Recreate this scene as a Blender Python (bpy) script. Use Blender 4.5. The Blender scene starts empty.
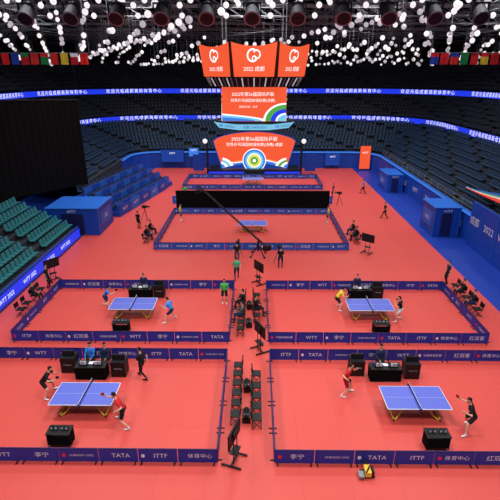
import bpy, math, random
import numpy as np
from mathutils import Vector, Matrix
random.seed(7)
scene=bpy.context.scene
try:
    scene.view_settings.view_transform='Standard'
    scene.view_settings.look='None'
except Exception: pass

# ------------------------------------------------------------ materials
def lin(c):
    o=[]
    for v in c:
        v=v/255.0
        o.append(v/12.92 if v<=0.04045 else ((v+0.055)/1.055)**2.4)
    return (o[0],o[1],o[2],1.0)
_M={}
def mat(name,col,rough=0.6,metal=0.0,emis=0.0,noise=0.06,scale=6.0,spec=0.3):
    if name in _M: return _M[name]
    m=bpy.data.materials.new(name); m.use_nodes=True
    nt=m.node_tree; b=nt.nodes['Principled BSDF']
    c=lin(col)
    b.inputs['Roughness'].default_value=rough
    b.inputs['Metallic'].default_value=metal
    b.inputs['Specular IOR Level'].default_value=spec
    if emis>0:
        b.inputs['Base Color'].default_value=(c[0]*0.15,c[1]*0.15,c[2]*0.15,1)
        b.inputs['Emission Color'].default_value=c
        b.inputs['Emission Strength'].default_value=emis
        try: m.cycles.emission_sampling='NONE'
        except Exception: pass
    else:
        tc=nt.nodes.new('ShaderNodeTexCoord'); n=nt.nodes.new('ShaderNodeTexNoise')
        n.inputs['Scale'].default_value=scale; n.inputs['Detail'].default_value=3
        mx=nt.nodes.new('ShaderNodeMix'); mx.data_type='RGBA'
        mx.inputs[6].default_value=tuple(max(0,v*(1-noise)) for v in c[:3])+(1,)
        mx.inputs[7].default_value=tuple(min(1,v*(1+noise)) for v in c[:3])+(1,)
        nt.links.new(tc.outputs['Object'],n.inputs['Vector'])
        nt.links.new(n.outputs['Fac'],mx.inputs[0])
        nt.links.new(mx.outputs[2],b.inputs['Base Color'])
    _M[name]=m
    return m
def floor_mat(name,col,bw,bh):
    m=bpy.data.materials.new(name); m.use_nodes=True
    nt=m.node_tree; b=nt.nodes['Principled BSDF']; c=lin(col)
    b.inputs['Roughness'].default_value=0.45; b.inputs['Specular IOR Level'].default_value=0.35
    geo=nt.nodes.new('ShaderNodeNewGeometry')
    br=nt.nodes.new('ShaderNodeTexBrick'); br.offset=0.0
    br.inputs['Scale'].default_value=1.0; br.inputs['Brick Width'].default_value=bw; br.inputs['Row Height'].default_value=bh
    br.inputs['Mortar Size'].default_value=0.012; br.inputs['Mortar Smooth'].default_value=0.3
    br.inputs['Color1'].default_value=c
    br.inputs['Color2'].default_value=(c[0]*.965,c[1]*.96,c[2]*.96,1)
    br.inputs['Mortar'].default_value=(c[0]*.86,c[1]*.8,c[2]*.8,1)
    n=nt.nodes.new('ShaderNodeTexNoise'); n.inputs['Scale'].default_value=0.25; n.inputs['Detail'].default_value=4
    mx=nt.nodes.new('ShaderNodeMix'); mx.data_type='RGBA'; mx.blend_type='MULTIPLY'; mx.inputs[0].default_value=1.0
    cr=nt.nodes.new('ShaderNodeValToRGB'); cr.color_ramp.elements[0].color=(.9,.9,.9,1); cr.color_ramp.elements[1].color=(1,1,1,1)
    nt.links.new(geo.outputs['Position'],br.inputs['Vector']); nt.links.new(geo.outputs['Position'],n.inputs['Vector'])
    nt.links.new(n.outputs['Fac'],cr.inputs[0]); nt.links.new(br.outputs['Color'],mx.inputs[6]); nt.links.new(cr.outputs[0],mx.inputs[7])
    nt.links.new(mx.outputs[2],b.inputs['Base Color'])
    return m

# ------------------------------------------------------------ mesh builder
_T={}
def get_text(s):
    if s in _T: return _T[s]
    cu=bpy.data.curves.new('txt','FONT'); cu.body=s; cu.align_x='CENTER'; cu.align_y='CENTER'; cu.resolution_u=2
    ob=bpy.data.objects.new('txt',cu); scene.collection.objects.link(ob)
    dg=bpy.context.evaluated_depsgraph_get(); dg.update()
    me=ob.evaluated_get(dg).to_mesh()
    vs=[tuple(v.co) for v in me.vertices]; fs=[tuple(p.vertices) for p in me.polygons]
    ob.evaluated_get(dg).to_mesh_clear()
    bpy.data.objects.remove(ob); bpy.data.curves.remove(cu)
    _T[s]=(vs,fs); return _T[s]
class MB:
    def __init__(s): s.v=[]; s.f=[]; s.m=[]; s.mats=[]; s.sm=[]
    def mi(s,m):
        if m not in s.mats: s.mats.append(m)
        return s.mats.index(m)
    def add(s,vs,fs,m,smooth=False):
        o=len(s.v); s.v.extend(vs); i=s.mi(m)
        for f in fs: s.f.append(tuple(a+o for a in f)); s.m.append(i); s.sm.append(smooth)
    def box(s,c,d,m,rz=0.0,rx=0.0):
        hx,hy,hz=d[0]/2,d[1]/2,d[2]/2
        R=Matrix.Rotation(rz,3,'Z')@Matrix.Rotation(rx,3,'X')
        vs=[]
        for x in(-hx,hx):
            for y in(-hy,hy):
                for z in(-hz,hz):
                    p=R@Vector((x,y,z)); vs.append((p.x+c[0],p.y+c[1],p.z+c[2]))
        s.add(vs,[(0,1,3,2),(4,6,7,5),(0,4,5,1),(2,3,7,6),(0,2,6,4),(1,5,7,3)],m)
    def cyl(s,a,b,r0,r1,m,n=8,cap=True):
        a=Vector(a);b=Vector(b);d=(b-a)
        if d.length<1e-6: return
        d.normalize(); u=d.orthogonal().normalized(); w=d.cross(u)
        vs=[]
        for p,r in((a,r0),(b,r1)):
            for i in range(n):
                t=2*math.pi*i/n; q=p+u*(math.cos(t)*r)+w*(math.sin(t)*r); vs.append(tuple(q))
        fs=[(i,(i+1)%n,n+(i+1)%n,n+i) for i in range(n)]
        s.add(vs,fs,m,True)
        if cap: s.add(vs,[tuple(range(n-1,-1,-1)),tuple(range(n,2*n))],m)
    def sph(s,c,r,m,nu=10,nv=6,sc=(1,1,1),R=None,fn=None,sel=None):
        vs=[];fs=[];loc=[]
        for j in range(nv+1):
            ph=math.pi*j/nv
            for i in range(nu):
                t=2*math.pi*i/nu
                loc.append(Vector((math.sin(ph)*math.cos(t),math.sin(ph)*math.sin(t),math.cos(ph))))
        for p in loc:
            q=Vector((p.x*r*sc[0],p.y*r*sc[1],p.z*r*sc[2]))
            if fn: q=fn(p,q)
            if R: q=R@q
            vs.append((q.x+c[0],q.y+c[1],q.z+c[2]))
        for j in range(nv):
            for i in range(nu):
                f=(j*nu+i,(j+1)*nu+i,(j+1)*nu+(i+1)%nu,j*nu+(i+1)%nu)
                if sel:
                    cc=sum((loc[k] for k in f),Vector())/4
                    if not sel(cc): continue
                fs.append(f)
        s.add(vs,fs,m,True)
    def quad(s,pts,m): s.add([tuple(p) for p in pts],[tuple(range(len(pts)))],m)
    def text(s,t,o,xd,yd,size,m):
        vs,fs=get_text(t); o=Vector(o);xd=Vector(xd)*size;yd=Vector(yd)*size
        s.add([tuple(o+xd*v[0]+yd*v[1]) for v in vs],fs,m)
    def build(s,name,parent=None,loc=(0,0,0),rz=0,bevel=0):
        me=bpy.data.meshes.new(name); me.from_pydata(s.v,[],s.f); me.update()
        for m in s.mats: me.materials.append(m)
        me.polygons.foreach_set('material_index',s.m); me.polygons.foreach_set('use_smooth',s.sm)
        ob=bpy.data.objects.new(name,me); scene.collection.objects.link(ob)
        ob.location=loc; ob.rotation_euler=(0,0,rz)
        if parent: ob.parent=parent
        if bevel:
            b=ob.modifiers.new('bev','BEVEL'); b.width=bevel; b.segments=2; b.limit_method='ANGLE'
        return ob
def inst(ob,name,loc,rz=0):
    o=bpy.data.objects.new(name,ob.data); scene.collection.objects.link(o); o.location=loc; o.rotation_euler=(0,0,rz)
    for m in ob.modifiers:
        if m.type=='BEVEL':
            b=o.modifiers.new('bev','BEVEL'); b.width=m.width;b.segments=m.segments;b.limit_method='ANGLE'
    return o

# palette
M_red=floor_mat('red_sport_mat',(208,76,69),1.8,15.0)
M_bluefl=floor_mat('blue_sport_mat',(24,56,158),1.8,10.0)
M_black=mat('black_plastic',(18,18,20),0.5)
M_blk2=mat('black_cloth',(14,14,16),0.95,spec=0.05)
M_dark=mat('dark_metal',(40,42,46),0.5,0.6)
M_grey=mat('grey_metal',(130,134,140),0.4,0.5)
M_truss=mat('truss_aluminium',(100,102,108),0.6,0.2)
M_conc=mat('dark_concrete_step',(38,42,52),0.9,noise=.2)
M_wall=mat('dark_wall_paint',(18,19,24),0.95,noise=.15,spec=.05)
M_ceil=mat('ceiling_black_paint',(8,8,10),1.0,spec=.02)
M_navy=mat('navy_barrier_panel',(36,50,148),0.5,noise=.08)
M_navyb=mat('royal_barrier_panel',(36,84,178),0.5,noise=.25,scale=1.5)
M_navyd=mat('navy_barrier_edge',(22,26,80),0.5)
M_white=mat('white_print',(215,220,232),0.5)
M_wem=mat('white_led',(255,255,255),emis=1.05)
M_blueled=mat('blue_led',(32,56,225),emis=1.05)
M_blueled2=mat('light_blue_led',(60,130,235),emis=0.85)
M_bluewall=mat('blue_vinyl_wall',(20,66,168),0.5,noise=.1,scale=1.2)
M_bluewall2=mat('bright_blue_vinyl',(32,96,194),0.5,noise=.1)
M_orange=mat('orange_led',(238,88,50),emis=1.0)
M_orange2=mat('light_orange_led',(250,140,80),emis=0.95)
M_greenled=mat('green_led',(80,170,70),emis=0.9)
M_cyanled=mat('cyan_led',(120,200,235),emis=0.95)
M_yelled=mat('yellow_led',(225,225,90),emis=.95)
M_deepled=mat('deep_blue_led',(20,60,150),emis=.9)
M_redpr=mat('red_print',(215,50,40),0.5)
M_orpr=mat('orange_print',(220,110,60),.5)
M_grpr=mat('green_print',(50,130,80),0.5)
M_top=mat('table_blue_top',(90,102,196),0.4,noise=.02)
M_yel=mat('yellow_steel_leg',(225,180,60),0.4)
M_net=mat('net_mesh_dark',(60,64,130),0.8)
M_teal=mat('teal_seat_plastic',(42,112,118),0.5,noise=.15)
M_seatd=mat('dark_blue_seat_plastic',(34,56,82),0.55,noise=.15)
M_seatk=mat('charcoal_seat_plastic',(34,40,53),0.6,noise=.15)
M_ball=mat('globe_light_glass',(252,244,248),emis=0.95)
M_ball2=mat('globe_light_glass_dim',(205,194,204),emis=0.75)

# ------------------------------------------------------------ room shell
mb=MB(); mb.quad([(-16,-2,0),(15.5,-2,0),(15.5,78,0),(-16,78,0)],M_red)
mb.quad([(15.5,-2,0),(40,-2,0),(40,100,0),(15.5,100,0)],M_bluefl)
mb.quad([(-40,-2,0),(-16,-2,0),(-16,100,0),(-40,100,0)],M_bluefl)
mb.quad([(-16,78,0),(15.5,78,0),(15.5,100,0),(-16,100,0)],M_conc)
mb.build('floor')
mb=MB(); mb.box((0,99.2,13.5),(84,.4,27),M_wall); mb.build('wall_back')
mb=MB(); mb.box((-42,48,13.5),(.4,102,27),M_wall); mb.build('wall_left')
mb=MB(); mb.box((42,48,13.5),(.4,102,27),M_wall); mb.build('wall_right')
mb=MB(); mb.box((0,48,27),(84,102,.4),M_ceil); mb.build('ceiling')

# ------------------------------------------------------------ bowl
def ring(d,yR=6,yL=6,a0=19.0,B0=72.0,r0=4.0,step=1.0):
    a=a0+d;B=B0+d;r=r0+d
    pts=[]
    def seg(p,q,nx,ny):
        L=math.dist(p,q); n=max(1,int(L/step))
        for i in range(n):
            t=i/n; pts.append((p[0]+(q[0]-p[0])*t,p[1]+(q[1]-p[1])*t,nx,ny))
    def arc(cx,cy,t0,t1):
        L=r*abs(t1-t0); n=max(4,int(L/step))
        for i in range(n):
            t=t0+(t1-t0)*i/n; pts.append((cx+r*math.cos(t),cy+r*math.sin(t),-math.cos(t),-math.sin(t)))
    seg((-a,yL),(-a,B-r),1,0); arc(-a+r,B-r,math.pi,math.pi/2)
    seg((-a+r,B),(a-r,B),0,-1); arc(a-r,B-r,math.pi/2,0)
    seg((a,B-r),(a,yR),-1,0); pts.append((a,yR,-1,0))
    return pts
def resample(pts,sp):
    out=[];acc=0.0
    for (p,q) in zip(pts[:-1],pts[1:]):
        L=math.dist(p[:2],q[:2])
        while acc<=L:
            t=acc/L if L>0 else 0
            nx=p[2]+(q[2]-p[2])*t; ny=p[3]+(q[3]-p[3])*t; l=math.hypot(nx,ny)
            out.append((p[0]+(q[0]-p[0])*t,p[1]+(q[1]-p[1])*t,nx/l,ny/l)); acc+=sp
        acc-=L
    return out
def vstrip(mb,pts,z0,z1,m):
    vs=[];fs=[]
    for p in pts: vs+= [(p[0],p[1],z0),(p[0],p[1],z1)]
    for i in range(len(pts)-1): fs.append((2*i,2*i+2,2*i+3,2*i+1))
    mb.add(vs,fs,m)
def hstrip_off(mb,pts,w,z,m):
    vs=[];fs=[]
    for p in pts: vs+=[(p[0],p[1],z),(p[0]-p[2]*w,p[1]-p[3]*w,z)]
    for i in range(len(pts)-1): fs.append((2*i,2*i+2,2*i+3,2*i+1))
    mb.add(vs,fs,m)
def seat(mb,x,y,z,nx,ny,m):
    tx,ty=-ny,nx; w=.22
    def P(t,n,zz): return (x+tx*t+nx*n,y+ty*t+ny*n,z+zz)
    vs=[P(-w,.22,.36),P(w,.22,.36),P(w,-.16,.33),P(-w,-.16,.33),
        P(-w,.22,.42),P(w,.22,.42),P(w,-.16,.39),P(-w,-.16,.39),
        P(-w,-.16,.36),P(w,-.16,.36),P(w*.9,-.28,.84),P(-w*.9,-.28,.84),
        P(-w,-.21,.36),P(w,-.21,.36),P(w*.9,-.33,.84),P(-w*.9,-.33,.84)]
    b=[(4,5,6,7),(0,1,5,4),(1,2,6,5),(3,0,4,7),(0,3,2,1),(8,9,10,11),(13,12,15,14),(11,10,14,15),(9,13,14,10),(12,8,11,15)]
    mb.add(vs,b,m)
    mb.add([P(-.05,-.05,0),P(.05,-.05,0),P(.05,-.1,.34),P(-.05,-.1,.34)],[(0,1,2,3)],M_dark)
def tier(name,d0,z0,rows,dd,dz,seatm,yR,yL,aisle=14,sp=.58):
    mb=MB()
    for i in range(rows):
        pts=ring(d0+i*dd,yR,yL,step=2.0); z=z0+i*dz
        vstrip(mb,pts,(z-dz) if i else 0.0,z,M_conc)
        hstrip_off(mb,pts,dd,z,M_conc)
    for i in range(rows):
        z=z0+i*dz; pts=resample(ring(d0+i*dd+.55,yR,yL,step=1.0),sp)
        for k,p in enumerate(pts):
            if k%aisle in (0,1): continue
            if p[1]<20: continue
            seat(mb,p[0],p[1],z,p[2],p[3],seatm)
    return mb.build(name)
tier('lower_grandstand',0.0,2.6,9,.93,.43,M_seatd,8,48)
tier('middle_grandstand',8.8,7.2,6,.85,.52,M_seatk,8,30)
tier('upper_grandstand',15.3,11.5,8,.85,.6,M_seatk,8,30)

def ribbon(name,d,z0,z1,string,size,yR,yL):
    mb=MB(); pts=ring(d,yR,yL,step=1.0)
    vstrip(mb,pts,z0,z1,M_blueled)
    vstrip(mb,pts,z0-.35,z0,M_dark); hstrip_off(mb,pts,.3,z1,M_dark)
    rp=resample(ring(d-.03,yR,yL,step=1.0),size*1.15)
    n=len(string)
    for k,p in enumerate(rp):
        ch=string[k%n]
        if ch==' ' or p[1]<22: continue
        mb.text(ch,(p[0],p[1],(z0+z1)/2),(-p[3],p[2],0),(0,0,1),size,M_wem)
    return mb.build(name)
ribbon('lower_ribbon_led_board',8.5,6.6,7.4,'欢迎光临成都高新体育中心    ',.72,8,40)
ribbon('upper_ribbon_led_board',15.0,10.75,11.55,'欢迎光临成都高新体育中心    ',.72,8,20)
mb=MB(); vstrip(mb,ring(22.3,8,10,step=2),0,20,M_wall); mb.build('wall_concourse')

mb=MB(); p=ring(-.05,8,64,step=2)
vstrip(mb,p,0,2.6,M_bluewall); hstrip_off(mb,ring(-.15,8,64,step=2),.4,2.62,M_bluewall2)
vstrip(mb,ring(-.16,8,64,step=2),2.42,2.62,M_blueled2)
for i,y in enumerate(np.arange(38,66,4.0)):
    mb.box((18.86,y,1.2),(.08,.08,2.3),M_bluewall2)
    mb.text(['2022','WTT'][i%2],(18.8,y+2,1.3),(0,-1,0),(0,0,1),.75,M_white)
mb.box((18.75,31.0,1.95),(.16,13.0,3.9),M_bluewall)
for i,y in enumerate(np.arange(25.8,37,2.4)):
    mb.box((18.65,y,1.95),(.05,.05,3.9),M_bluewall2)
    mb.text(['2022','成都','WTT'][i%3],(18.64,y+1.2,2.3),(0,-1,0),(0,0,1),.8,M_white)
    mb.text('CHENGDU',(18.64,y+1.2,1.35),(0,-1,0),(0,0,1),.38,M_bluewall2)
mb.build('wall_arena_perimeter')
mb=MB()
for y in np.arange(38,68,2.0): mb.cyl((18.95,y,2.6),(18.95,y,3.5),.03,.03,M_grey,6)
for z in (3.1,3.5): mb.cyl((18.95,37.6,z),(18.95,68,z),.025,.025,M_grey,6)
mb.build('grandstand_handrail')

mb=MB(); n=30
for a,b,m in [(0,.2,M_redpr),(.2,.34,M_orpr),(.34,.44,M_white),(.44,.7,M_grpr),(.7,1,M_bluewall)]:
    vs=[]
    for i in range(n+1):
        t=i/n; y=31+11*t
        for q in (a,b):
            off=.9+(1-t)**1.6*(.5+3.2*q)+.2*q
            vs.append((19+off,y,3.62+off*.463))
    mb.add(vs,[(2*i,2*i+2,2*i+3,2*i+1) for i in range(n)],m)
mb.build('seat_cover_banner')

def booth(name,x,y,w,d,h,rz=0):
    mb=MB(); mb.box((0,0,h/2),(w,d,h),M_bluewall)
    mb.box((0,0,h+.04),(w+.15,d+.15,.08),M_bluewall2)
    mb.box((0,-d/2-.02,h*.42),(w*.42,.04,h*.8),M_navyd)
    for s in(-1,1): mb.box((s*w/2,-d/2-.01,h/2),(.08,.08,h),M_bluewall2)
    mb.text('WTT',(0,-d/2-.05,h*.9),(1,0,0),(0,0,1),.36,M_white)
    mb.box((-w/2-.02,0,h*.55),(.03,d*.7,h*.5),M_bluewall2)
    mb.text('2022',(-w/2-.05,0,h*.55),(0,-1,0),(0,0,1),.5,M_white)
    mb.box((w/2+.02,0,h*.55),(.03,d*.7,h*.5),M_bluewall2)
    mb.text('2022',(w/2+.05,0,h*.55),(0,1,0),(0,0,1),.5,M_white)
    mb.build(name,loc=(x,y,0),rz=rz)
booth('entrance_tunnel_booth',17.5,41,2.3,3.2,2.7)
booth('equipment_booth',17.6,58,2.0,4,2.2)
booth('entrance_tunnel_booth',-16.8,41.6,4.8,4.2,2.5)

# ------------------------------------------------------------ left near stand
mb=MB()
X0=-16.0
mb.box((X0,22.5,.6),(.12,32,1.2),M_bluewall)
mb.box((X0+.08,22.5,.62),(.04,32,.75),M_blueled)
for y in np.arange(16,38,3.2): mb.text('WTT 2022',(X0+.12,y,.62),(0,1,0),(0,0,1),.42,M_wem)
for i in range(6):
    x=X0-.1-i*.86; z=1.0+i*.42
    mb.quad([(x,6.5,z-.42 if i else 0),(x,38.5,z-.42 if i else 0),(x,38.5,z),(x,6.5,z)],M_conc)
    mb.quad([(x,6.5,z),(x,38.5,z),(x-.86,38.5,z),(x-.86,6.5,z)],M_conc)
    mb.quad([(x,38.5,0),(x-.86,38.5,0),(x-.86,38.5,z),(x,38.5,z)],M_bluewall)
    k=0
    for y in np.arange(18,38.2,.56):
        k+=1
        if k%13 in(0,1): continue
        seat(mb,x-.5,y,z,1,0,M_teal)
mb.build('retractable_grandstand')

mb=MB(); n=160; A=Vector((-26,22.9,0));Bv=Vector((-18.15,48.2,0)); d=(Bv-A); nn=Vector((-d.y,d.x,0)).normalized()
vs=[];fs=[]
for i in range(n+1):
    t=i/n; q=A+d*t+nn*(.05*math.sin(i*1.3))
    vs+=[(q.x,q.y,3.75-.9*max(0,(t-.65)/.35)),(q.x,q.y,12.75-1.25*t)]
for i in range(n): fs.append((2*i,2*i+2,2*i+3,2*i+1))
mb.add(vs,fs,M_blk2,True)
mb.cyl(A+Vector((0,0,12.78)),Bv+Vector((0,0,11.53)),.05,.05,M_dark)
for t in (0,.5,1): 
    q=A+d*t; mb.cyl((q.x,q.y,12.75-1.25*t),(q.x,q.y,14.9),.015,.015,M_dark)
mb.build('blackout_drape')

# ------------------------------------------------------------ press tribune on left
mb=MB()
f0=Vector((-14.2,45.2,0)); f1=Vector((-11.2,60.0,0)); fd=(f1-f0); L=fd.length; fd.normalize(); fn=Vector((-fd.y,fd.x,0))
ang=math.atan2(fd.y,fd.x)
for i in range(4):
    off=i*1.2; z=.5+i*.5
    a=f0+fn*off; b=f1+fn*off
    c=b+fn*1.2; e=a+fn*1.2
    mb.quad([(a.x,a.y,0),(b.x,b.y,0),(b.x,b.y,z),(a.x,a.y,z)],M_bluewall)
    mb.quad([(a.x,a.y,z),(b.x,b.y,z),(c.x,c.y,z),(e.x,e.y,z)],M_bluewall)
    mb.quad([(a.x,a.y,0),(e.x,e.y,0),(e.x,e.y,z),(a.x,a.y,z)],M_bluewall)
    mb.quad([(b.x,b.y,0),(c.x,c.y,0),(c.x,c.y,z),(b.x,b.y,z)],M_bluewall)
    k=0;t=.9
    while t<L-.8:
        q=a+fd*t+fn*.25
        mb.box((q.x,q.y,z+.4),(1.5,.05,.8),M_bluewall if (k%2) else M_bluewall2,rz=ang)
        q2=a+fd*t+fn*.5
        mb.box((q2.x,q2.y,z+.76),(1.5,.5,.04),M_navyd,rz=ang)
        for s in(-.35,.35):
            q3=a+fd*(t+s)+fn*.93; seat(mb,q3.x,q3.y,z,-fn.x,-fn.y,M_seatd)
        t+=1.62;k+=1
for k,t in enumerate(np.arange(1.2,L-1,2.6)):
    q=f0+fd*float(t)-fn*.06
    mb.box((q.x,q.y,.6),(2.4,.08,1.2),M_bluewall2 if k%2 else M_bluewall,rz=ang)
    mb.text('WTT',(q.x-fn.x*.06,q.y-fn.y*.06,.65),tuple(fd),(0,0,1),.5,M_white)
mb.build('press_tribune')

# ------------------------------------------------------------ barriers
LOGOS=['红双喜','中国体育彩票','WTT','李宁','CHENGDU 2022','TATA','ITTF','体育中心']
def barrier(x0,x1,y0,y1,h=.62,pm=None,st=0):
    pm=pm or M_navy
    mb=MB(); li=st
    def side(a,b):
        nonlocal li
        a=Vector(a);b=Vector(b);d=b-a;L=d.length;n=max(1,round(L/1.53));d.normalize();nr=Vector((-d.y,d.x,0)); w=L/n
        ang=math.atan2(d.y,d.x)
        for i in range(n):
            c=a+d*(w*(i+.5))
            mb.box((c.x,c.y,h/2+.03),(w-.025,.035,h),pm,rz=ang)
            mb.box((c.x,c.y,h+.04),(w-.025,.05,.03),M_navyd,rz=ang)
            for s in(-.42,.42):
                q=c+d*(s*w); mb.box((q.x,q.y,.015),(.05,.34,.03),M_black,rz=ang)
            t=LOGOS[li%len(LOGOS)]; li+=1
            sz=min(.28,.95/(len(t)*(.6 if t.isascii() else 1.0)))
            for s in(1,-1):
                o=c+nr*(-s*.022)+d*(s*.1)
                mb.text(t,(o.x,o.y,h*.5+.03),tuple(d*s),(0,0,1),sz,M_white)
                if i%2==0:
                    vs=[];e=o-d*s*(w*.44)-nr*(s*.001)
                    for k in range(12):
                        th=k*math.pi/6; q=e+d*(s*math.cos(th)*.075)+Vector((0,0,h*.5+.03+math.sin(th)*.09)); vs.append(tuple(q))
                    mb.add(vs,[tuple(range(12))],M_white if i%4 else M_redpr)
    side((x0,y0,0),(x1,y0,0)); side((x1,y0,0),(x1,y1,0)); side((x1,y1,0),(x0,y1,0)); side((x0,y1,0),(x0,y0,0))
    return mb.build('court_barrier')
C=[(-13.6,-1.4,13.2,19.95),(.8,13.0,13.2,19.95),(-13.6,-1.4,21.6,28.3),(.8,13.0,21.6,28.3)]
for k,c in enumerate(C): barrier(*c,st=k*3)
barrier(-8.6,8.0,35.8,46.4,pm=M_navyb)
barrier(-9.4,8.8,57.4,64.0,pm=M_navyb)

# ------------------------------------------------------------ table
mb=MB()
mb.box((0,0,.745),(2.74,1.525,.03),M_top)
mb.box((0,0,.71),(2.5,1.3,.04),M_navyd)
for s in(-1,1):
    mb.box((0,s*.7525,.7612),(2.74,.02,.002),M_white); mb.box((s*1.36,0,.7612),(.02,1.525,.002),M_white)
    mb.box((0,s*.764,.745),(2.744,.004,.03),M_white); mb.box((s*1.371,0,.745),(.004,1.53,.03),M_white)
mb.box((0,0,.7612),(2.74,.006,.002),M_white)
mb.box((0,0,.835),(.008,1.83,.14),M_net); mb.box((0,0,.905),(.014,1.83,.016),M_white)
for s in(-1,1): mb.cyl((0,s*.915,.7),(0,s*.915,.915),.014,.014,M_black); mb.box((0,s*.84,.72),(.07,.16,.04),M_black)
for sx in(-1,1):
    for sy in(-1,1):
        prev=None
        for k in range(9):
            t=k/8; p=(sx*(.25+.75*t),sy*(.12+.5*t),.70-.66*math.sin(t*math.pi/2)**1.6)
            if prev: mb.cyl(prev,p,.035,.035,M_yel,8)
            prev=p
        mb.sph((prev[0],prev[1],.05),.05,M_black,8,5)
    mb.box((sx*1.0,0,.08),(.06,1.2,.06),M_yel)
    mb.box((sx*.3,0,.62),(.06,.5,.08),M_black)
mb.box((0,0,.3),(2.0,.06,.06),M_yel)
tbl=mb.build('table_tennis_table',loc=(-7.5,16.25,0))
for (x,y) in [(7.05,16.15),(-7.5,24.7),(7.1,24.7),(-.2,41),(-.3,60.6)]: inst(tbl,'table_tennis_table',(x,y,0))

# ------------------------------------------------------------ chair
mb=MB()
mb.box((0,.0,.45),(.44,.42,.05),M_black); mb.box((0,-.22,.72),(.42,.04,.3),M_black,rx=.12)
for s in(-1,1):
    mb.cyl((s*.21,-.2,.45),(s*.21,-.27,.88),.014,.014,M_dark,6)
    mb.cyl((s*.21,.2,.45),(s*.21,-.2,.0),.014,.014,M_dark,6); mb.cyl((s*.21,-.2,.45),(s*.21,.2,.0),.014,.014,M_dark,6)
mb.cyl((-.21,.2,.02),(.21,.2,.02),.012,.012,M_dark,6); mb.cyl((-.21,-.2,.02),(.21,-.2,.02),.012,.012,M_dark,6)
chair0=mb.build('folding_chair',loc=(-.8,15.4,0),rz=math.pi/2)
seatspots=[]
def ch(x,y,rz,occ=None):
    inst(chair0,'folding_chair',(x,y,0),rz)
    if occ: seatspots.append((x,y,rz,occ))
HP=math.pi/2
BLK=(22,22,26);RED=(200,35,40);BLU=(40,120,210);WHT=(215,215,220);GRN=(70,190,80);YEL=(225,205,60);NAV=(30,40,80);GRY=(90,92,100)
for k,y in enumerate((16.1,16.8,17.5,18.2,18.9)): ch(-.8,y,HP)
for k,y in enumerate((15.2,15.9,16.6,17.3,18.2)): ch(.12,y,-HP)
for k,y in enumerate((22.4,23.1,23.9,24.7,25.5,26.4)): ch(-.8,y,HP,GRY if k==2 else (BLK if k==4 else None))
for k,y in enumerate((23.9,24.7,25.6,26.6)): ch(.15,y,-HP,BLK if k==1 else None)
for k,y in enumerate((24.8,25.6,26.4,27.2,28.2)): ch(13.85,y,HP,BLK if k in(1,3) else None)
for k,y in enumerate((24.5,25.3,26.4,27.3)): ch(-14.5,y,-HP,BLK if k==2 else None)
for k,y in enumerate((37.5,38.3,39.1,39.9)):
    ch(-9.7,y,-HP,BLK if k%2 else None); ch(9.1,y,HP,BLK if k%2 else None)

# ------------------------------------------------------------ umpire desk
mb=MB()
mb.box((0,0,.72),(1.5,.6,.04),M_black); mb.box((0,.27,.38),(1.5,.03,.68),M_blk2)
for s in(-1,1): mb.box((s*.73,0,.38),(.03,.58,.68),M_blk2)
mb.box((-.35,.05,.80),(.42,.16,.12),M_dark); mb.box((.35,.05,.80),(.42,.16,.12),M_dark)
for x in(-.45,-.28,.25,.42): mb.box((x,.12,.90),(.13,.03,.18),M_white)
mb.text('0',(-.45,.14,.90),(-1,0,0),(0,0,1),.2,M_black); mb.text('7',(.42,.14,.90),(-1,0,0),(0,0,1),.2,M_black)
mb.box((0,-.1,.745),(.3,.21,.01),M_white); mb.cyl((.6,-.12,.74),(.6,-.12,.96),.033,.03,M_bluewall2)
desk=mb.build('umpire_desk',loc=(-8.0,18.45,0),rz=math.pi)
inst(desk,'umpire_desk',(6.4,18.45,0),math.pi); inst(desk,'umpire_desk',(-7.6,26.95,0),math.pi); inst(desk,'umpire_desk',(7.0,26.95,0),math.pi)

mb=MB()
mb.box((0,0,.45),(.7,.6,.8),M_black); mb.box((0,-.02,.95),(.62,.08,.42),M_black); mb.box((0,-.065,.95),(.56,.01,.36),M_dark)
for s in(-1,1):
    for t in(-1,1): mb.cyl((s*.3,t*.22,.0),(s*.3,t*.22,.06),.04,.04,M_dark)
    mb.box((s*.345,0,.45),(.02,.62,.82),M_dark)
mb.box((0,0,.86),(.72,.62,.02),M_dark); mb.cyl((-.2,-.31,.5),(.2,-.31,.5),.015,.015,M_grey)
case=mb.build('equipment_flight_case',loc=(-6.7,18.7,0))
for p in [(7.75,18.7),(-6.4,27.2),(8.2,27.2),(-9.3,19.0),(5.1,18.9)]: inst(case,'equipment_flight_case',(p[0],p[1],0))

mb=MB()
mb.box((0,0,.7),(.95,.55,.035),M_black)
for s in(-1,1):
    for t in(-1,1): mb.cyl((s*.43,t*.23,0),(s*.43,t*.23,.7),.018,.018,M_grey,6)
    mb.box((s*.44,0,.35),(.02,.5,.55),M_blk2)
mb.box((0,-.25,.4),(.86,.02,.45),M_blk2); mb.box((0,.02,.25),(.84,.46,.02),M_dark)
for k,x in enumerate((-.3,-.12,.12,.3)):
    mb.box((x,0,.81),(.14,.04,.18),M_dark); mb.box((x,-.024,.81),(.08,.008,.1),M_white); mb.box((x,.024,.81),(.12,.008,.14),M_white)
    mb.text('0312'[k],(x,-.031,.81),(1,0,0),(0,0,1),.12,M_black)
sc=mb.build('scorekeeper_table',loc=(-7.8,14.1,0))
for p in [(7.3,14.1),(-7.7,22.6),(7.3,22.6)]: inst(sc,'scorekeeper_table',(p[0],p[1],0))

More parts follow.
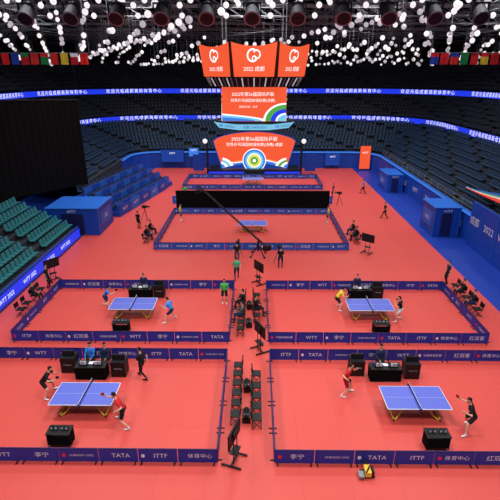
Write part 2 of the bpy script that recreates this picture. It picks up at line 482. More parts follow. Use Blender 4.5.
# ------------------------------------------------------------ monitors on stands
mb=MB()
mb.box((0,0,1.35),(1.15,.06,.68),M_black); mb.box((0,.035,1.35),(1.08,.01,.61),M_dark); mb.box((0,-.06,1.35),(.4,.08,.3),M_dark)
for s in(-1,1): mb.cyl((s*.18,-.04,.08),(s*.18,-.04,1.2),.022,.022,M_black)
mb.box((0,-.04,.55),(.5,.3,.03),M_black)
for s in(-1,1):
    mb.box((s*.35,0,.07),(.06,.8,.05),M_black)
    for t in(-1,1): mb.cyl((s*.35-.02,t*.38,.03),(s*.35+.02,t*.38,.03),.03,.03,M_dark)
mb.box((0,0,.09),(.75,.06,.05),M_black)
tv=mb.build('television_on_stand',loc=(-.75,13.3,0),rz=1.25)
for x,y,r in [(.3,20.8,-1.1),(.3,29.2,-1.0),(-14.6,29.6,-2.2),(9.4,35.2,2.4)]: inst(tv,'television_on_stand',(x,y,0),r)

mb=MB()
for k in range(3):
    a=k*2*math.pi/3+.5; mb.cyl((math.cos(a)*.45,math.sin(a)*.45,0),(0,0,1.2),.018,.025,M_black,6)
mb.cyl((0,0,1.15),(0,0,1.35),.05,.05,M_dark); mb.box((0,0,1.47),(.18,.5,.24),M_black)
mb.cyl((0,.25,1.47),(0,.52,1.47),.07,.09,M_dark,12); mb.box((-.14,-.1,1.55),(.1,.14,.1),M_dark)
mb.cyl((.05,-.1,1.3),(.2,-.65,1.2),.012,.012,M_dark,6)
cam3=mb.build('video_camera_on_tripod',loc=(-1.3,33.8,0),rz=0)
for x,y,r in [(1.9,32.8,.1),(-11.2,44,-1.5),(9.6,50,1.5)]: inst(cam3,'video_camera_on_tripod',(x,y,0),r)

mb=MB()
mb.box((0,0,.2),(.22,.4,.2),M_yel); mb.box((0,0,.06),(.5,.35,.05),M_black); mb.cyl((0,.2,.2),(0,.42,.2),.07,.08,M_black,12)
mb.box((.18,0,.22),(.08,.3,.18),M_black); mb.cyl((0,0,.06),(0,0,.12),.06,.06,M_dark); mb.cyl((-.1,-.2,.33),(.1,.1,.38),.025,.025,M_black)
mb.box((-.25,-.1,.1),(.2,.3,.12),M_grey)
mb.build('floor_broadcast_camera',loc=(4.25,12.7,0))

mb=MB()
bp=Vector((.3,34.6,0))
for k in range(4):
    a=k*HP+.7; mb.cyl((bp.x+math.cos(a)*.8,bp.y+math.sin(a)*.8,.05),(bp.x,bp.y,.9),.04,.04,M_black)
    mb.cyl((bp.x+math.cos(a)*.8,bp.y+math.sin(a)*.8,0),(bp.x+math.cos(a)*.8,bp.y+math.sin(a)*.8,.1),.09,.09,M_dark)
mb.cyl((bp.x,bp.y,.4),(bp.x,bp.y,1.5),.08,.08,M_black)
p0=Vector((1.0,33.8,1.0)); p1=Vector((-5.2,40.2,4.6))
for o in(-.07,.07):
    mb.cyl(p0+Vector((0,0,o)),p1+Vector((0,0,o)),.045,.04,M_black)
for k in range(14):
    q=p0.lerp(p1,k/14);q2=p0.lerp(p1,(k+.5)/14); mb.cyl(q+Vector((0,0,-.07)),q2+Vector((0,0,.07)),.015,.015,M_black,5)
mb.box(tuple(p0),(.5,.5,.4),M_black,rz=.7); mb.cyl(p1,p1-Vector((0,0,.5)),.04,.04,M_black); mb.box(tuple(p1-Vector((0,0,.6))),(.3,.5,.28),M_black,rz=2.4)
mb.cyl(p1-Vector((0,0,.6)),p1+Vector((.3,.35,-.68)),.07,.09,M_dark)
mb.build('camera_jib_crane')

# ------------------------------------------------------------ black backdrop wall
mb=MB()
for i in range(12):
    x=-8.7+i*1.41+.7
    mb.box((x,48.3,1.05),(1.41,.08,2.0),M_blk2); mb.box((x,48.55,.3),(.06,.5,.06),M_dark); mb.cyl((x,48.75,.3),(x,48.35,1.8),.03,.03,M_dark,6)
mb.box((-.25,48.3,2.08),(16.95,.1,.05),M_dark)
mb.build('backdrop_partition')
mb=MB()
mb.box((-.3,50.6,.45),(18.5,.1,.9),M_bluewall2)
for k in range(8): mb.text('WTT 2022',(-8.3+k*2.3,50.54,.45),(1,0,0),(0,0,1),.4,M_white)
for k in range(9): mb.box((-9+k*2.2,50.75,.2),(.05,.4,.4),M_dark)
mb.build('advertising_board')

# ------------------------------------------------------------ stage and fan screen
def fan_pts(w,h0,h1,n=24):
    pts=[(-w*.40,0),(w*.40,0),(w*.5,h0)]
    for i in range(1,n): 
        t=i/n; x=w*.5-w*t; pts.append((x,h0+(h1-h0)*math.sin(math.pi*t)**.6))
    pts.append((-w*.5,h0)); return pts
mb=MB()
mb.box((0,1.2,.4),(13.5,4,.8),M_black); mb.box((0,-.82,.42),(13.5,.04,.3),M_blueled)
for k in range(3): mb.box((0,-1.0-k*.3,.3-k*.1),(3,.3,.6-k*.2),M_dark)
P=fan_pts(12,4.0,5.3)
y=.5
mb.add([(a,y,b+.8) for a,b in P]+[(a,y+.25,b+.8) for a,b in P],[tuple(range(len(P)))]+[(i,(i+1)%len(P),len(P)+(i+1)%len(P),len(P)+i) for i in range(len(P))],M_orange)
mb.add([(a*1.03,y+.1,.75+b*1.03) for a,b in P],[tuple(range(len(P)))],M_deepled)
def wave(h0,h1,amp,ph,yo,m):
    vs=[];n=30
    for i in range(n+1):
        x=-5.0+10.0*i/n; e=(x/5.0)
        zt=.82+h0+(h1-h0)*abs(e)**1.5+amp*math.sin(x*.9+ph)
        vs+=[(x,yo,.82),(x,yo,zt)]
    mb.add(vs,[(2*i,2*i+2,2*i+3,2*i+1) for i in range(n)],m)
wave(1.5,.8,.12,0.5,y-.02,M_orange2)
wave(1.3,.6,.12,0.5,y-.03,M_wem)
wave(1.15,.5,.12,0.6,y-.04,M_blueled2)
wave(.8,.22,.1,1.2,y-.05,M_deepled)
for sx in(-1,1):
    for k,m in enumerate((M_wem,M_greenled,M_wem,M_blueled2)):
        vs=[]
        for i in range(13):
            a=math.radians(15+60*i/12); r=1.8-k*.34
            vs.append((sx*(5.0-r*math.cos(a)*1.25+.3),y-.06-k*.01,.84+r*math.sin(a)*.9))
        vs.append((sx*4.9,y-.06-k*.01,.84))
        if sx<0 and k==1: m=M_cyanled
        mb.add([v for v in vs],[tuple(range(len(vs)))],m)
mb.text('2022年第56届国际乒联',(0,y-.1,5.1),(1,0,0),(0,0,1),.68,M_wem)
mb.text('世界乒乓球团体锦标赛(决赛)·成都',(0,y-.1,4.3),(1,0,0),(0,0,1),.56,M_wem)
for r,m,dy in((1.75,M_wem,.12),(1.62,M_blueled2,.14),(1.35,M_cyanled,.16),(1.05,M_wem,.18),(.9,M_yelled,.20),(.55,M_greenled,.22),(.25,M_wem,.24)):
    vs=[(r*math.cos(k*math.pi/14),y-dy,2.0+r*math.sin(k*math.pi/14)) for k in range(28)]
    mb.add(vs,[tuple(range(28))],m)
for s in(-1,1):
    mb.box((s*7.0,.6,2.4),(.3,.3,4.8),M_dark)
    mb.sph((s*7.2,-.2,4.9),.35,M_ball,10,8); mb.cyl((s*7.0,.5,4.6),(s*7.2,-.2,4.7),.04,.04,M_dark)
    mb.box((s*8.4,.8,1.6),(1.6,.3,2.4),M_bluewall)
mb.build('awards_stage',loc=(-.1,67.0,0))
for nm,x,yv,z,w,h,mm in[('wall_screen',17.0,70.2,2.0,1.7,3.6,M_orange),('wall_screen',12.2,71.3,1.5,2.4,2.0,M_deepled),('wall_screen',-13,71.3,2.0,3.6,2.0,M_deepled),('wall_screen',-9.6,71.2,2.6,1.6,1.4,M_blueled2)]:
    mb=MB(); mb.box((0,0,0),(w,.12,h),M_black); mb.box((0,-.07,0),(w-.1,.01,h-.1),mm); mb.text('WTT',(0,-.09,h*.2),(1,0,0),(0,0,1),.4,M_wem)
    mb.box((0,.12,0),(.2,.2,.3),M_dark)
    for s in(-1,1): mb.box((s*w*.3,0,-h/2-(z-h/2)/2),(.08,.08,max(.02,z-h/2)),M_dark)
    mb.build(nm,loc=(x,yv,z))

# ------------------------------------------------------------ hanging scoreboard
mb=MB()
cx,cy=-.1,43.0
def octa(a,z): 
    r=a/math.cos(math.pi/8); return [(cx+r*math.cos(math.pi/8+k*math.pi/4),cy+r*math.sin(math.pi/8+k*math.pi/4),z) for k in range(8)]
def prism(A,B,m,cap=True):
    n=len(A); mb.add(A+B,[(i,(i+1)%n,n+(i+1)%n,n+i) for i in range(n)],m)
    if cap: mb.add(A+B,[tuple(range(n-1,-1,-1)),tuple(range(n,2*n))],m)
prism(octa(3.9,13.8),octa(4.1,16.1),M_black)
for k in range(8):
    A=octa(4.3,13.8);B=octa(4.65,16.35)
    a,b=Vector(A[k]),Vector(A[(k+1)%8]); c,d=Vector(B[(k+1)%8]),Vector(B[k])
    a2=a.lerp(b,.05);b2=a.lerp(b,.95);c2=d.lerp(c,.97);d2=d.lerp(c,.03)
    vs=[tuple(a2),tuple(b2)]+[tuple(c2.lerp(d2,t)+Vector((0,0,-.3*(1-(2*t-1)**2)))) for t in [i/10 for i in range(11)]]
    mb.add(vs,[tuple(range(len(vs)))],M_orange)
    mid=(a2+b2+c2+d2)/4
    nrm=Vector((mid.x-cx,mid.y-cy,0)).normalized(); 
    xd=Vector((-nrm.y,nrm.x,0)); up=((c2+d2)/2-(a2+b2)/2).normalized()
    o=mid+nrm*.05+up*.25
    def loop(cxx,czz,r0,r1,a0,a1,off):
        vs=[]
        for i in range(19):
            a=math.radians(a0+(a1-a0)*i/18)
            for r in(r0,r1): vs.append(tuple(o+nrm*off+xd*(cxx+r*math.cos(a))+up*(czz+r*1.1*math.sin(a))))
        mb.add(vs,[(2*i,2*i+2,2*i+3,2*i+1) for i in range(18)],M_wem)
    loop(-.12,.05,.34,.46,60,330,.03); loop(.2,.12,.22,.32,-120,150,.05); loop(.02,-.18,.12,.2,0,300,.06)
    mb.text('2022 成都',tuple(mid+nrm*.06-up*.72),tuple(xd),tuple(up),.4,M_wem)
prism(octa(3.6,13.0),octa(3.9,13.8),M_black)
for k in range(8):
    A=octa(3.75,13.05);B=octa(4.15,13.7)
    for j in range(7):
        t=(j+.5)/7; q=Vector(A[k]).lerp(Vector(A[(k+1)%8]),t); q2=Vector(B[k]).lerp(Vector(B[(k+1)%8]),t)
        mb.cyl(q,q2,.05,.05,M_ball2 if j%2 else M_grey,5)
mb.box((cx,cy,11.6),(5.0,5.0,2.75),M_black)
for k in range(4):
    R=Matrix.Rotation(k*HP,3,'Z')
    def T(x,yy,z): 
        q=R@Vector((x,yy,0)); return (cx+q.x,cy+q.y,z)
    fy=-2.75
    mb.quad([T(-2.75,fy,10.2),T(2.75,fy,10.2),T(2.75,fy,12.98),T(-2.75,fy,12.98)],M_orange)
    mb.quad([T(-2.75,fy,10.2),T(-2.75,fy,12.98),T(-2.5,-2.5,12.98),T(-2.5,-2.5,10.2)],M_black)
    mb.quad([T(2.75,fy,10.2),T(2.75,fy,12.98),T(2.5,-2.5,12.98),T(2.5,-2.5,10.2)],M_black)
    mb.quad([T(-2.75,fy,12.98),T(2.75,fy,12.98),T(2.5,-2.5,12.98),T(-2.5,-2.5,12.98)],M_black)
    for j,(m,rr) in enumerate(((M_wem,1.5),(M_greenled,1.36),(M_blueled,1.0),(M_wem,.68),(M_cyanled,.55))):
        n=16;vs=[T(2.74,fy-.02-.01*j,10.22)]
        for i in range(n+1):
            a=math.pi/2+math.pi/2*i/n; vs.append(T(2.74+rr*1.3*math.cos(a),fy-.02-.01*j,10.22+rr*math.sin(a)))
        mb.add(vs,[tuple(range(len(vs)))],m)
    for j,(m,hh,ww) in enumerate(((M_wem,.62,3.9),(M_cyanled,.5,3.5),(M_blueled2,.32,2.9))):
        vs=[T(-2.74,fy-.02-.01*j,10.22)]+[T(-2.74+ww*i/12,fy-.02-.01*j,10.22+hh*(1-(i/12))**.5) for i in range(13)]
        mb.add(vs,[tuple(range(len(vs)))],m)
    xd=R@Vector((1,0,0))
    mb.text('2022年第56届国际乒联',T(-.1,fy-.1,12.4),tuple(xd),(0,0,1),.36,M_wem)
    mb.text('世界乒乓球团体锦标赛(决赛)',T(-.1,fy-.1,11.9),tuple(xd),(0,0,1),.3,M_wem)
    mb.text('2022.9.30 - 10.9',T(-.5,fy-.1,11.4),tuple(xd),(0,0,1),.24,M_wem)
prism(octa(3.0,9.4),octa(3.5,10.1),M_black)
for k in range(8):
    A=octa(3.12,9.5);B=octa(3.56,10.02)
    mb.quad([A[k],A[(k+1)%8],B[(k+1)%8],B[k]],M_cyanled)
    mid=(Vector(A[k])+Vector(B[(k+1)%8]))/2; nrm=Vector((mid.x-cx,mid.y-cy,0)).normalized()
    mb.text('成都 CHENGDU',tuple(mid+nrm*.12),(-nrm.y,nrm.x,0),(0,0,1),.28,M_deepled)
for sx in(-1,1):
    for sy in(-1,1): mb.cyl((cx+sx*2.6,cy+sy*2.6,16),(cx+sx*2.6,cy+sy*2.6,26.8),.04,.04,M_grey,6)
mb.build('hanging_scoreboard')

# ------------------------------------------------------------ ceiling: trusses, globes, spots
def truss(mb,a,b,h=.9,r=.05,m=None):
    m=m or M_truss
    a=Vector(a);b=Vector(b);d=(b-a);L=d.length;d.normalize();w=Vector((-d.y,d.x,0))*(h/2)
    n=max(2,int(L/1.5))
    for o in(w+Vector((0,0,h/2)),-w+Vector((0,0,h/2)),w-Vector((0,0,h/2)),-w-Vector((0,0,h/2))): mb.cyl(a+o,b+o,r,r,m,5)
    for i in range(n):
        p=a+d*(L*i/n);q=a+d*(L*(i+1)/n)
        for o1,o2 in((w,w),(-w,-w)):
            mb.cyl(p+o1+Vector((0,0,h/2)),q+o2-Vector((0,0,h/2)),r*.6,r*.6,m,4,False)
        mb.cyl(p+w-Vector((0,0,h/2)),q-w-Vector((0,0,h/2)),r*.6,r*.6,m,4,False)
mb=MB()
for y in np.arange(30,96,8): truss(mb,(-38,y,20.2),(38,y,20.2))
for x in (-30,-20,-10,0,10,20,30): truss(mb,(x,10,21.9),(x,92,21.9))
for x in(-36,-24,-12,12,24,36):
    for y in np.arange(30,96,16): mb.cyl((x,y,20.6),(x,y,26.8),.03,.03,M_grey,4)
mb.build('roof_truss')
mb=MB(); rnd=random.Random(3)
# globes hang on curved strings that fan around the centre of the hall
y=31.5; r_=0
while y<88:
    n=int(76/2.05)
    for i in range(n+1):
        x=-37+i*2.05+(1.0 if r_%2 else 0)
        if abs(x)>36.5: continue
        yy=y-(x/37.0)**2*5.0
        if yy<31 or yy>85: continue
        if abs(x)<5.8 and 37<yy<49: continue
        z=18.2-(yy-31)*.045+.8*math.sin(x*.42+r_*.7)+rnd.uniform(-.3,.3)
        if z<15.4: z=15.4+rnd.uniform(0,.5)
        if abs(x)>17 and abs(yy-55)<1.2 and z<16.6: z=17
        m=M_ball if rnd.random()<.6 else M_ball2
        mb.sph((x,yy+rnd.uniform(-.3,.3),z),.24 if rnd.random()<.65 else .18,m,8,6)
        mb.cyl((x,yy,z),(x,yy,z+rnd.uniform(1.5,3)),.014,.014,M_grey,3,False)
    prev=None
    for i in range(39):
        x=-37+i*1.95; z=19.9-(y-31)*.02+.25*math.sin(x*.6+r_); yy=y-(x/37.0)**2*5.0
        if prev: mb.cyl(prev,(x,yy,z),.022,.022,M_truss,3,False)
        prev=(x,yy,z)
    y+=2.8;r_+=1
mb.build('globe_light_cluster')
M_can=mat('lamp_can_grey',(40,40,46),.6,spec=.1)
mb=MB()
truss(mb,(-22,30,18.5),(22,30,18.5),.5,.04)
for i in range(-7,8):
    x=i*2.68-.2
    mb.cyl((x,30,18.25),(x,30,17.9),.04,.04,M_black)
    for s in(-1,1): mb.box((x+s*.5,30,17.5),(.06,.2,.8),M_can)
    mb.box((x,30,17.9),(1.05,.25,.08),M_black)
    mb.cyl((x,30.4,17.75),(x,29.6,17.05),.4,.46,M_can,16)
    mb.cyl((x,29.6,17.05),(x,29.56,17.01),.46,.5,M_grey,16)
    mb.cyl((x,29.57,17.02),(x,29.54,16.99),.40,.40,M_black,16)
    mb.sph((x,29.6,17.1),.17,M_dark,8,6)
    for s,zz in((-.9,18.0),(-1.5,17.7),(1.1,17.3)):
        mb.sph((x+s,30+s*.5,zz),.17,M_ball,8,6); mb.cyl((x+s,30+s*.5,zz),(x+s,30+s*.1,18.4),.012,.012,M_grey,3,False)
for q in (-20,-8,8,20): mb.cyl((q,30,18.7),(q,30,20),.03,.03,M_grey,4)
mb.build('stage_light_rig')

# flags
FC=[(210,30,35),(235,235,240),(210,30,35),(30,60,160),(190,30,40),(200,40,40),(30,120,70),(205,35,40),(230,200,60),(190,30,40)]
def flags(x0,n,seed):
    mb=MB()
    for i in range(n):
        x=x0+i*1.12; c=FC[(i+seed)%len(FC)]; c2=FC[(i*3+seed+4)%len(FC)]
        m1=mat('flag_%d_%d_%d'%c,c,.8); m2=mat('flag_%d_%d_%d'%c2,c2,.8)
        for (z0,z1,m) in((0,.33,m2),(.33,1,m1)):
            vs=[]
            for k in range(7):
                xx=x+.9*k/6; yy=55+.05*math.sin(k*1.7+i)
                vs+=[(xx,yy,16.2-z1*1.2),(xx,yy,16.2-z0*1.2)]
            mb.add(vs,[(2*k,2*k+2,2*k+3,2*k+1) for k in range(6)],m,True)
    mb.cyl((x0-.3,55,16.22),(x0+n*1.12+.2,55,16.22),.03,.03,M_grey,5)
    for q in(x0,x0+n*1.12): mb.cyl((q,55,16.2),(q,55,20),.02,.02,M_grey,4)
    mb.build('national_flag_row')
flags(-31,11,0); flags(19.6,10,3)

# ------------------------------------------------------------ people
def ik(a,b,l1,l2,pole):
    a=Vector(a);b=Vector(b);d=b-a;L=min(d.length,(l1+l2)*.995); d.normalize(); b=a+d*L
    x=(l1*l1-l2*l2+L*L)/(2*L); h=math.sqrt(max(0,l1*l1-x*x))
    p=Vector(pole); p=(p-d*p.dot(d)); p.normalize()
    return a+d*x+p*h,b
POSES={
 'stand':dict(P=(0,0,.95),N=(0,.01,1.46),tw=0,wr=(.26,.06,.86),wl=(-.26,.04,.86),ar=(.12,0,.09),al=(-.12,.03,.09),look=(0,1,-.1)),
 'ready':dict(P=(0,-.16,.79),N=(0,.17,1.24),tw=0,wr=(.26,.45,.98),wl=(-.24,.42,1.0),ar=(.38,-.02,.09),al=(-.38,.06,.09),look=(0,1,-.15)),
 'forehand':dict(P=(0,-.1,.82),N=(.03,.1,1.3),tw=-.45,wr=(.62,.12,1.02),wl=(-.28,.38,1.12),ar=(.38,-.22,.09),al=(-.32,.22,.09),look=(-.1,1,-.15)),
 'reach':dict(P=(0,-.05,.84),N=(.08,.22,1.27),tw=.35,wr=(.3,.68,1.2),wl=(-.42,.05,1.05),ar=(.36,.28,.09),al=(-.3,-.3,.1),look=(0,1,-.2)),
 'serve':dict(P=(0,-.05,.86),N=(0,.1,1.36),tw=-.3,wr=(.42,-.05,1.1),wl=(-.12,.42,1.3),ar=(.26,-.18,.09),al=(-.2,.22,.09),look=(0,1,.1)),
 'walk':dict(P=(0,0,.93),N=(0,.04,1.44),tw=.1,wr=(.27,-.14,.9),wl=(-.27,.22,.93),ar=(.1,.3,.09),al=(-.1,-.3,.13),look=(0,1,-.1)),
 'sit':dict(P=(0,-.06,.57),N=(0,-.08,1.08),tw=0,wr=(.15,.3,.68),wl=(-.15,.3,.68),ar=(.15,.40,.09),al=(-.15,.42,.09),look=(0,1,-.1)),
}
_B={}
def body(pose):
    if pose in _B: return _B[pose]
    D=POSES[pose]; P=Vector(D['P']);N=Vector(D['N']); u=(N-P).normalized()
    rp=Vector((1,0,0)); tw=D['tw']; rc=Vector((math.cos(tw),math.sin(tw),0))
    caps=[]
    def cap(a,ra,b,rb,l): caps.append((Vector(a),ra,Vector(b),rb,l))
    ch=P.lerp(N,.68); wa=P.lerp(N,.32)
    for s in(-1,1):
        cap(P+rp*s*.075-u*.02,.105,wa+rc*s*.06,.098,'shirt'); cap(wa+rc*s*.06,.098,ch+rc*s*.09,.108,'shirt')
        cap(ch+rc*s*.09,.108,N-u*.07+rc*s*.12,.075,'shirt')
        cap(P+rp*s*.08-u*.04,.112,P+rp*s*.07+u*.03,.108,'shorts')
    cap(P,.11,ch,.11,'shirt'); cap(N-u*.08-rc*.12,.07,N-u*.08+rc*.12,.07,'shirt')
    look=Vector(D['look']).normalized()
    hd=N+u*.10+Vector((0,0,.09))+look*.02
    cap(N-u*.03,.062,N.lerp(hd,.6),.055,'skin')
    hands=[]
    for s,w in((1,'wr'),(-1,'wl')):
        S=N-u*.085+rc*s*.185
        el,wr=ik(S,D[w],.28,.25,(s*.6,-.6,-.7))
        m=S.lerp(el,.62)
        cap(S,.068,m,.058,'shirt'); cap(m,.045,el,.040,'arm'); cap(el,.040,wr,.027,'arm')
        hands.append((el,wr,s))
    for s,w in((1,'ar'),(-1,'al')):
        H=P+rp*s*.10-u*.05; A=Vector(D[w])
        pol=(s*.25,1,0) if pose!='sit' else (0,.6,1)
        kn,an=ik(H,A,.43,.42,pol)
        m=H.lerp(kn,.68)
        cap(H,.10,m,.086,'shorts'); cap(m,.068,kn,.055,'thigh')
        mc=kn.lerp(an,.3)
        cap(kn,.054,mc,.056,'shank'); cap(mc,.056,an+Vector((0,0,.03)),.036,'shank')
        cap(an+Vector((0,0,.05)),.038,an-Vector((0,0,.02)),.04,'sock')
        fo=Vector((s*.25,1,0)).normalized()
        cap((an.x-fo.x*.04,an.y-fo.y*.04,.045),.043,(an.x+fo.x*.16,an.y+fo.y*.16,.038),.037,'shoe')
    tmp=MB(); dm=M_black
    for a,ra,b,rb,l in caps:
        tmp.sph(a,ra,dm,14,10); tmp.sph(b,rb,dm,14,10); tmp.cyl(a,b,ra,rb,dm,14)
    o=tmp.build('tmpbody'); 
    md=o.modifiers.new('r','REMESH'); md.mode='VOXEL'; md.voxel_size=.016
    sm=o.modifiers.new('s','SMOOTH'); sm.factor=.5; sm.iterations=4
    dg=bpy.context.evaluated_depsgraph_get(); dg.update()
    ev=o.evaluated_get(dg); me=ev.to_mesh()
    V=np.array([v.co[:] for v in me.vertices]); F=[tuple(p.vertices) for p in me.polygons]
    ev.to_mesh_clear(); mdt=o.data; bpy.data.objects.remove(o); bpy.data.meshes.remove(mdt)
    Cn=np.array([V[list(ff)].mean(0) for ff in F])
    best=np.full(len(F),1e9); lab=np.zeros(len(F),int); names=[]
    for a,ra,b,rb,l in caps:
        if l not in names: names.append(l)
        A=np.array(a);B=np.array(b);d=B-A;L2=max(1e-9,(d@d)); t=np.clip(((Cn-A)@d)/L2,0,1)
        ds=np.linalg.norm(Cn-(A+t[:,None]*d),axis=1)-(ra+(rb-ra)*t)
        k=ds<best; best[k]=ds[k]; lab[k]=names.index(l)
    _B[pose]=(V,F,lab,names,hd,look,hands,u); return _B[pose]
SK=mat('skin',(215,165,135),.55,noise=.03); HR=mat('black_hair',(22,18,17),.7); EYW=mat('eye_white',(235,235,235),.3); LIP=mat('lips',(170,90,80),.5)
SHW=mat('white_shoe',(225,228,232),.5); SOCK=mat('white_sock',(230,230,232),.8)
RUB=mat('red_rubber',(190,30,35),.5); WD=mat('wood_handle',(190,150,100),.5)
def person(name,x,y,yaw,pose,shirt,shorts,paddle=False,long=False,sleeve=False,tail=False,sc=1.0,z=0):
    V,F,lab,names,hd,look,hands,u=body(pose)
    ms=mat('cloth_%d_%d_%d'%shirt,shirt,.85); mp=mat('cloth_%d_%d_%d'%shorts,shorts,.85)
    mm={'shirt':ms,'shorts':mp,'skin':SK,'arm':ms if sleeve else SK,'thigh':mp if long else SK,'shank':mp if long else SK,'sock':mp if long else SOCK,'shoe':M_black if long else SHW}
    mb=MB(); mb.v=[tuple(v) for v in V]; mb.f=list(F); mb.sm=[True]*len(F)
    idx=[mb.mi(mm[n]) for n in names]; mb.m=[idx[l] for l in lab]
    fy=look.normalized(); fx=fy.cross(Vector((0,0,1))).normalized(); fz=fx.cross(fy)
    R=Matrix((fx,fy,fz)).transposed()
    def H(a,b,c): return tuple(Vector(hd)+R@Vector((a,b,c)))
    def jaw(p,q):
        if p.z<0: 
            k=1-.32*(-p.z)**1.3; q=Vector((q.x*k,q.y*(1-.12*(-p.z))+.012*(-p.z),q.z))
        return q
    mb.sph(hd,.1,SK,18,14,(.76,.93,1.18),R,jaw)
    mb.sph(H(0,-.008,.012),.1,HR,18,14,(.84,1.0,1.2),R,None,lambda c:(c.z>.45) or (c.y<.1 and c.z>-.45) or (c.y<.35 and c.z>.25))
    if tail:
        mb.sph(H(0,-.12,.02),.035,HR,8,6,(1,1,1)); mb.cyl(H(0,-.12,.02),H(0,-.15,-.16),.03,.01,HR,8)
    for s in(-1,1):
        mb.sph(H(s*.03,.079,.008),.012,EYW,8,6,(1.1,.7,.7),R); mb.sph(H(s*.03,.087,.008),.006,HR,6,5)
        mb.sph(H(s*.076,-.005,-.005),.028,SK,8,6,(.35,.7,1.1),R)
        mb.add([H(s*.015,.092,.027),H(s*.045,.084,.027),H(s*.045,.084,.034),H(s*.015,.092,.034)],[(0,1,2,3)],HR)
    mb.add([H(-.006,.088,.015),H(.006,.088,.015),H(.015,.09,-.028),H(-.015,.09,-.028),H(0,.115,-.022)],[(0,1,4),(1,2,4),(2,3,4),(3,0,4)],SK,True)
    mb.sph(H(0,.085,-.05),.022,LIP,8,6,(1,.35,.35),R)
    for el,wr,s in hands:
        d=(wr-el).normalized(); side=Vector((0,0,1)) if abs(d.z)<.8 else Vector((0,1,0))
        side=(side-d*side.dot(d)).normalized(); pn=side.cross(d)*( s)
        if pn.x*s>0: pn=-pn
        Rh=Matrix((side,pn,d)).transposed()
        mb.sph(wr+d*.045,.05,SK,10,8,(.8,.34,1.1),Rh)
        for k,(o,l) in enumerate(((.030,.072),(.010,.082),(-.010,.076),(-.029,.058))):
            p=wr+d*.075+side*o; cur=.95 if (paddle and s>0) else .45
            for j,fr in enumerate((.45,.32,.23)):
                a=cur*(j+.5)*.8; q=p+(d*math.cos(a)+pn*math.sin(a))*l*fr
                mb.cyl(p,q,.0095-.001*j,.0088-.001*j,SK,6); mb.sph(q,.0088-.001*j,SK,6,4); p=q
        p=wr+d*.03+side*.034; q=p+(side*.7+d*.6+pn*.35).normalized()*.04; q2=q+(side*.1+d*.8+pn*.6).normalized()*.032
        mb.cyl(p,q,.012,.011,SK,6); mb.sph(q,.011,SK,6,4); mb.cyl(q,q2,.011,.008,SK,6); mb.sph(q2,.008,SK,6,4)
        if paddle and s>0:
            g=wr+d*.075+pn*.022; ax=(side*.65+d*.75).normalized(); 
            mb.cyl(g-ax*.05,g+ax*.05,.013,.012,WD,8)
            c=g+ax*.13; nn=ax.cross(pn).cross(ax).normalized()
            tt=ax.cross(nn)
            for sgn,m in((1,RUB),(-1,M_black)):
                vs=[tuple(c+ax*(.082*math.cos(k*math.pi/10))+tt*(.076*math.sin(k*math.pi/10))+nn*(.006*sgn)) for k in range(20)]
                mb.add(vs,[tuple(range(20))],m)
            mb.cyl(c-nn*.006,c+nn*.006,.078,.078,WD,20,False)
    ob=mb.build(name,loc=(x,y,z),rz=yaw); ob.scale=(sc,sc,sc)
    return ob
pl='table_tennis_player'
person(pl,-9.6,17.1,-HP,'ready',BLK,BLK,True,sc=1.03)
person(pl,-5.6,15.2,HP,'reach',RED,BLK,True,sc=1.03)
person(pl,4.3,17.3,-HP-.1,'serve',RED,(150,25,30),True,sc=1.03)
person(pl,9.0,15.0,HP,'forehand',BLK,BLK,True,sc=1.05)
person(pl,-9.5,25.6,-HP,'reach',BLU,NAV,True)
person(pl,-5.1,23.9,HP-.1,'forehand',(60,140,225),NAV,True)
person(pl,5.4,25.6,-HP,'ready',YEL,BLK,True)
person(pl,8.8,24.1,HP,'serve',BLK,(200,200,205),True,tail=True)
person('team_official',-5.5,18.4,HP*.7,'walk',BLK,BLK,long=True)
person('coach',-1.95,26.2,math.pi,'stand',GRN,BLK)
person('coach',-1.3,29.9,0,'walk',(60,170,120),NAV,long=True)
person('ball_collector',7.4,43.5,HP,'stand',YEL,BLK)
person('ball_collector',-7.6,44.0,-HP,'stand',YEL,BLK)
person('camera_operator',-1.4,33.0,0,'stand',BLK,GRY,long=True)
person('camera_operator',2.0,32.0,0,'stand',BLK,NAV,long=True)
person('staff_member',13.5,45,HP,'walk',BLK,BLK,long=True)
person('staff_member',-11.3,41.5,-.5,'stand',BLK,BLK,long=True)
person('staff_member',-8.3,52.5,0,'stand',GRN,BLK,long=True)
person('staff_member',9.5,53.5,HP,'stand',NAV,BLK,long=True)
person('staff_member',13.6,55.5,HP,'walk',BLU,BLK,long=True)
def sitter(nm,x,y,rz,c,c2=BLK): person(nm,x,y,rz,'sit',c,c2,long=True,sleeve=True)
for (x,y) in((-8.35,19.3),(-7.6,19.3),(6.4,19.3),(-7.6,27.8),(7.0,27.8)):
    inst(chair0,'folding_chair',(x,y,0),math.pi); sitter('umpire',x,y,math.pi,BLU if x<-8 else NAV)
for i,(x,y,rz,c) in enumerate(seatspots): sitter('seated_team_member',x,y,rz,c,BLK if i%3 else NAV)
person('team_member',-14.5,28.4,-HP,'stand',BLK,BLK,long=True)
person('team_member',13.8,29.4,HP,'stand',NAV,BLK,long=True)

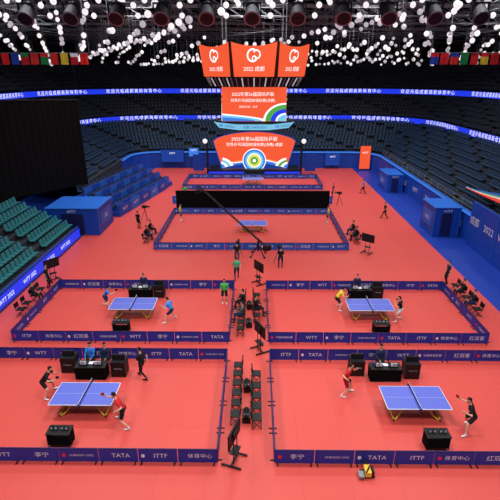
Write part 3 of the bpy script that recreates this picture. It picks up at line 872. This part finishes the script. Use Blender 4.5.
mb=MB()
mb.box((0,0,.16),(.34,.6,.3),M_black); mb.cyl((0,-.3,.3),(0,.3,.3),.1,.1,M_black,10); mb.cyl((-.1,-.15,.38),(.1,-.15,.38),.015,.015,M_grey); mb.box((.18,0,.15),(.03,.4,.18),M_redpr)
bag=mb.build('sports_bag',loc=(-.33,15.6,0),bevel=.03)
for x,y in[(-.33,17.6),(-.33,23.4),(-.33,25.6)]: inst(bag,'sports_bag',(x,y,0),.1)

# ------------------------------------------------------------ lights
mbl=MB(); lights=[]
k=0
def area(x,y,z,sx,sy,en,rot=(0,0,0),spread=2.3):
    global k
    L=bpy.data.lights.new('flood_or_added_wash','AREA'); L.shape='RECTANGLE'; L.size=sx; L.size_y=sy; L.energy=en; L.spread=spread; L.color=(1,.985,.97)
    o=bpy.data.objects.new('flood_or_added_wash_%d'%k,L); scene.collection.objects.link(o); o.location=(x,y,z); o.rotation_euler=rot; k+=1; lights.append(o)
for y in (6,18,30,42,54,66):
    for x in (-13,0,13):
        area(x,y,21.0,5,3,980)
        mbl.box((x,y,21.15),(5.2,3.2,.2),M_dark)
        for s in(-1,1): mbl.cyl((x+s*2,y,21.2),(x+s*2,y,26.8),.03,.03,M_grey,4)
for x in(-28,28):  # extra wash lamps and housings, added over the side stands to brighten them
    for y in(40,62):
        area(x,y,23.0,3,3,700); mbl.box((x,y,23.15),(3.2,3.2,.2),M_dark); mbl.cyl((x,y,23.2),(x,y,26.8),.04,.04,M_grey,4)
for x in(-25,0,25):  # added forward wash lamps to lift the flags; their housings are made up too
    area(x,32,22.5,3,2,1000,(math.radians(68),0,0),2.0)
    mbl.box((x,31.7,22.65),(3.2,.3,2.2),M_dark); mbl.cyl((x,31.7,23),(x,31.7,26.8),.04,.04,M_grey,4)
fl=mbl.build('ceiling_flood_and_added_wash_array')
for o in lights: o.parent=fl
w=bpy.data.worlds.new('world'); scene.world=w; w.use_nodes=True
w.node_tree.nodes['Background'].inputs[0].default_value=(.8,.85,1,1); w.node_tree.nodes['Background'].inputs[1].default_value=.27

# ------------------------------------------------------------ camera
cd=bpy.data.cameras.new('camera'); cam=bpy.data.objects.new('camera',cd); scene.collection.objects.link(cam)
cd.sensor_width=36; cd.lens=32.4; cd.clip_end=300
cam.location=(0,0,14); cam.rotation_euler=(math.radians(90-21.35),0,math.radians(.63))
scene.camera=cam
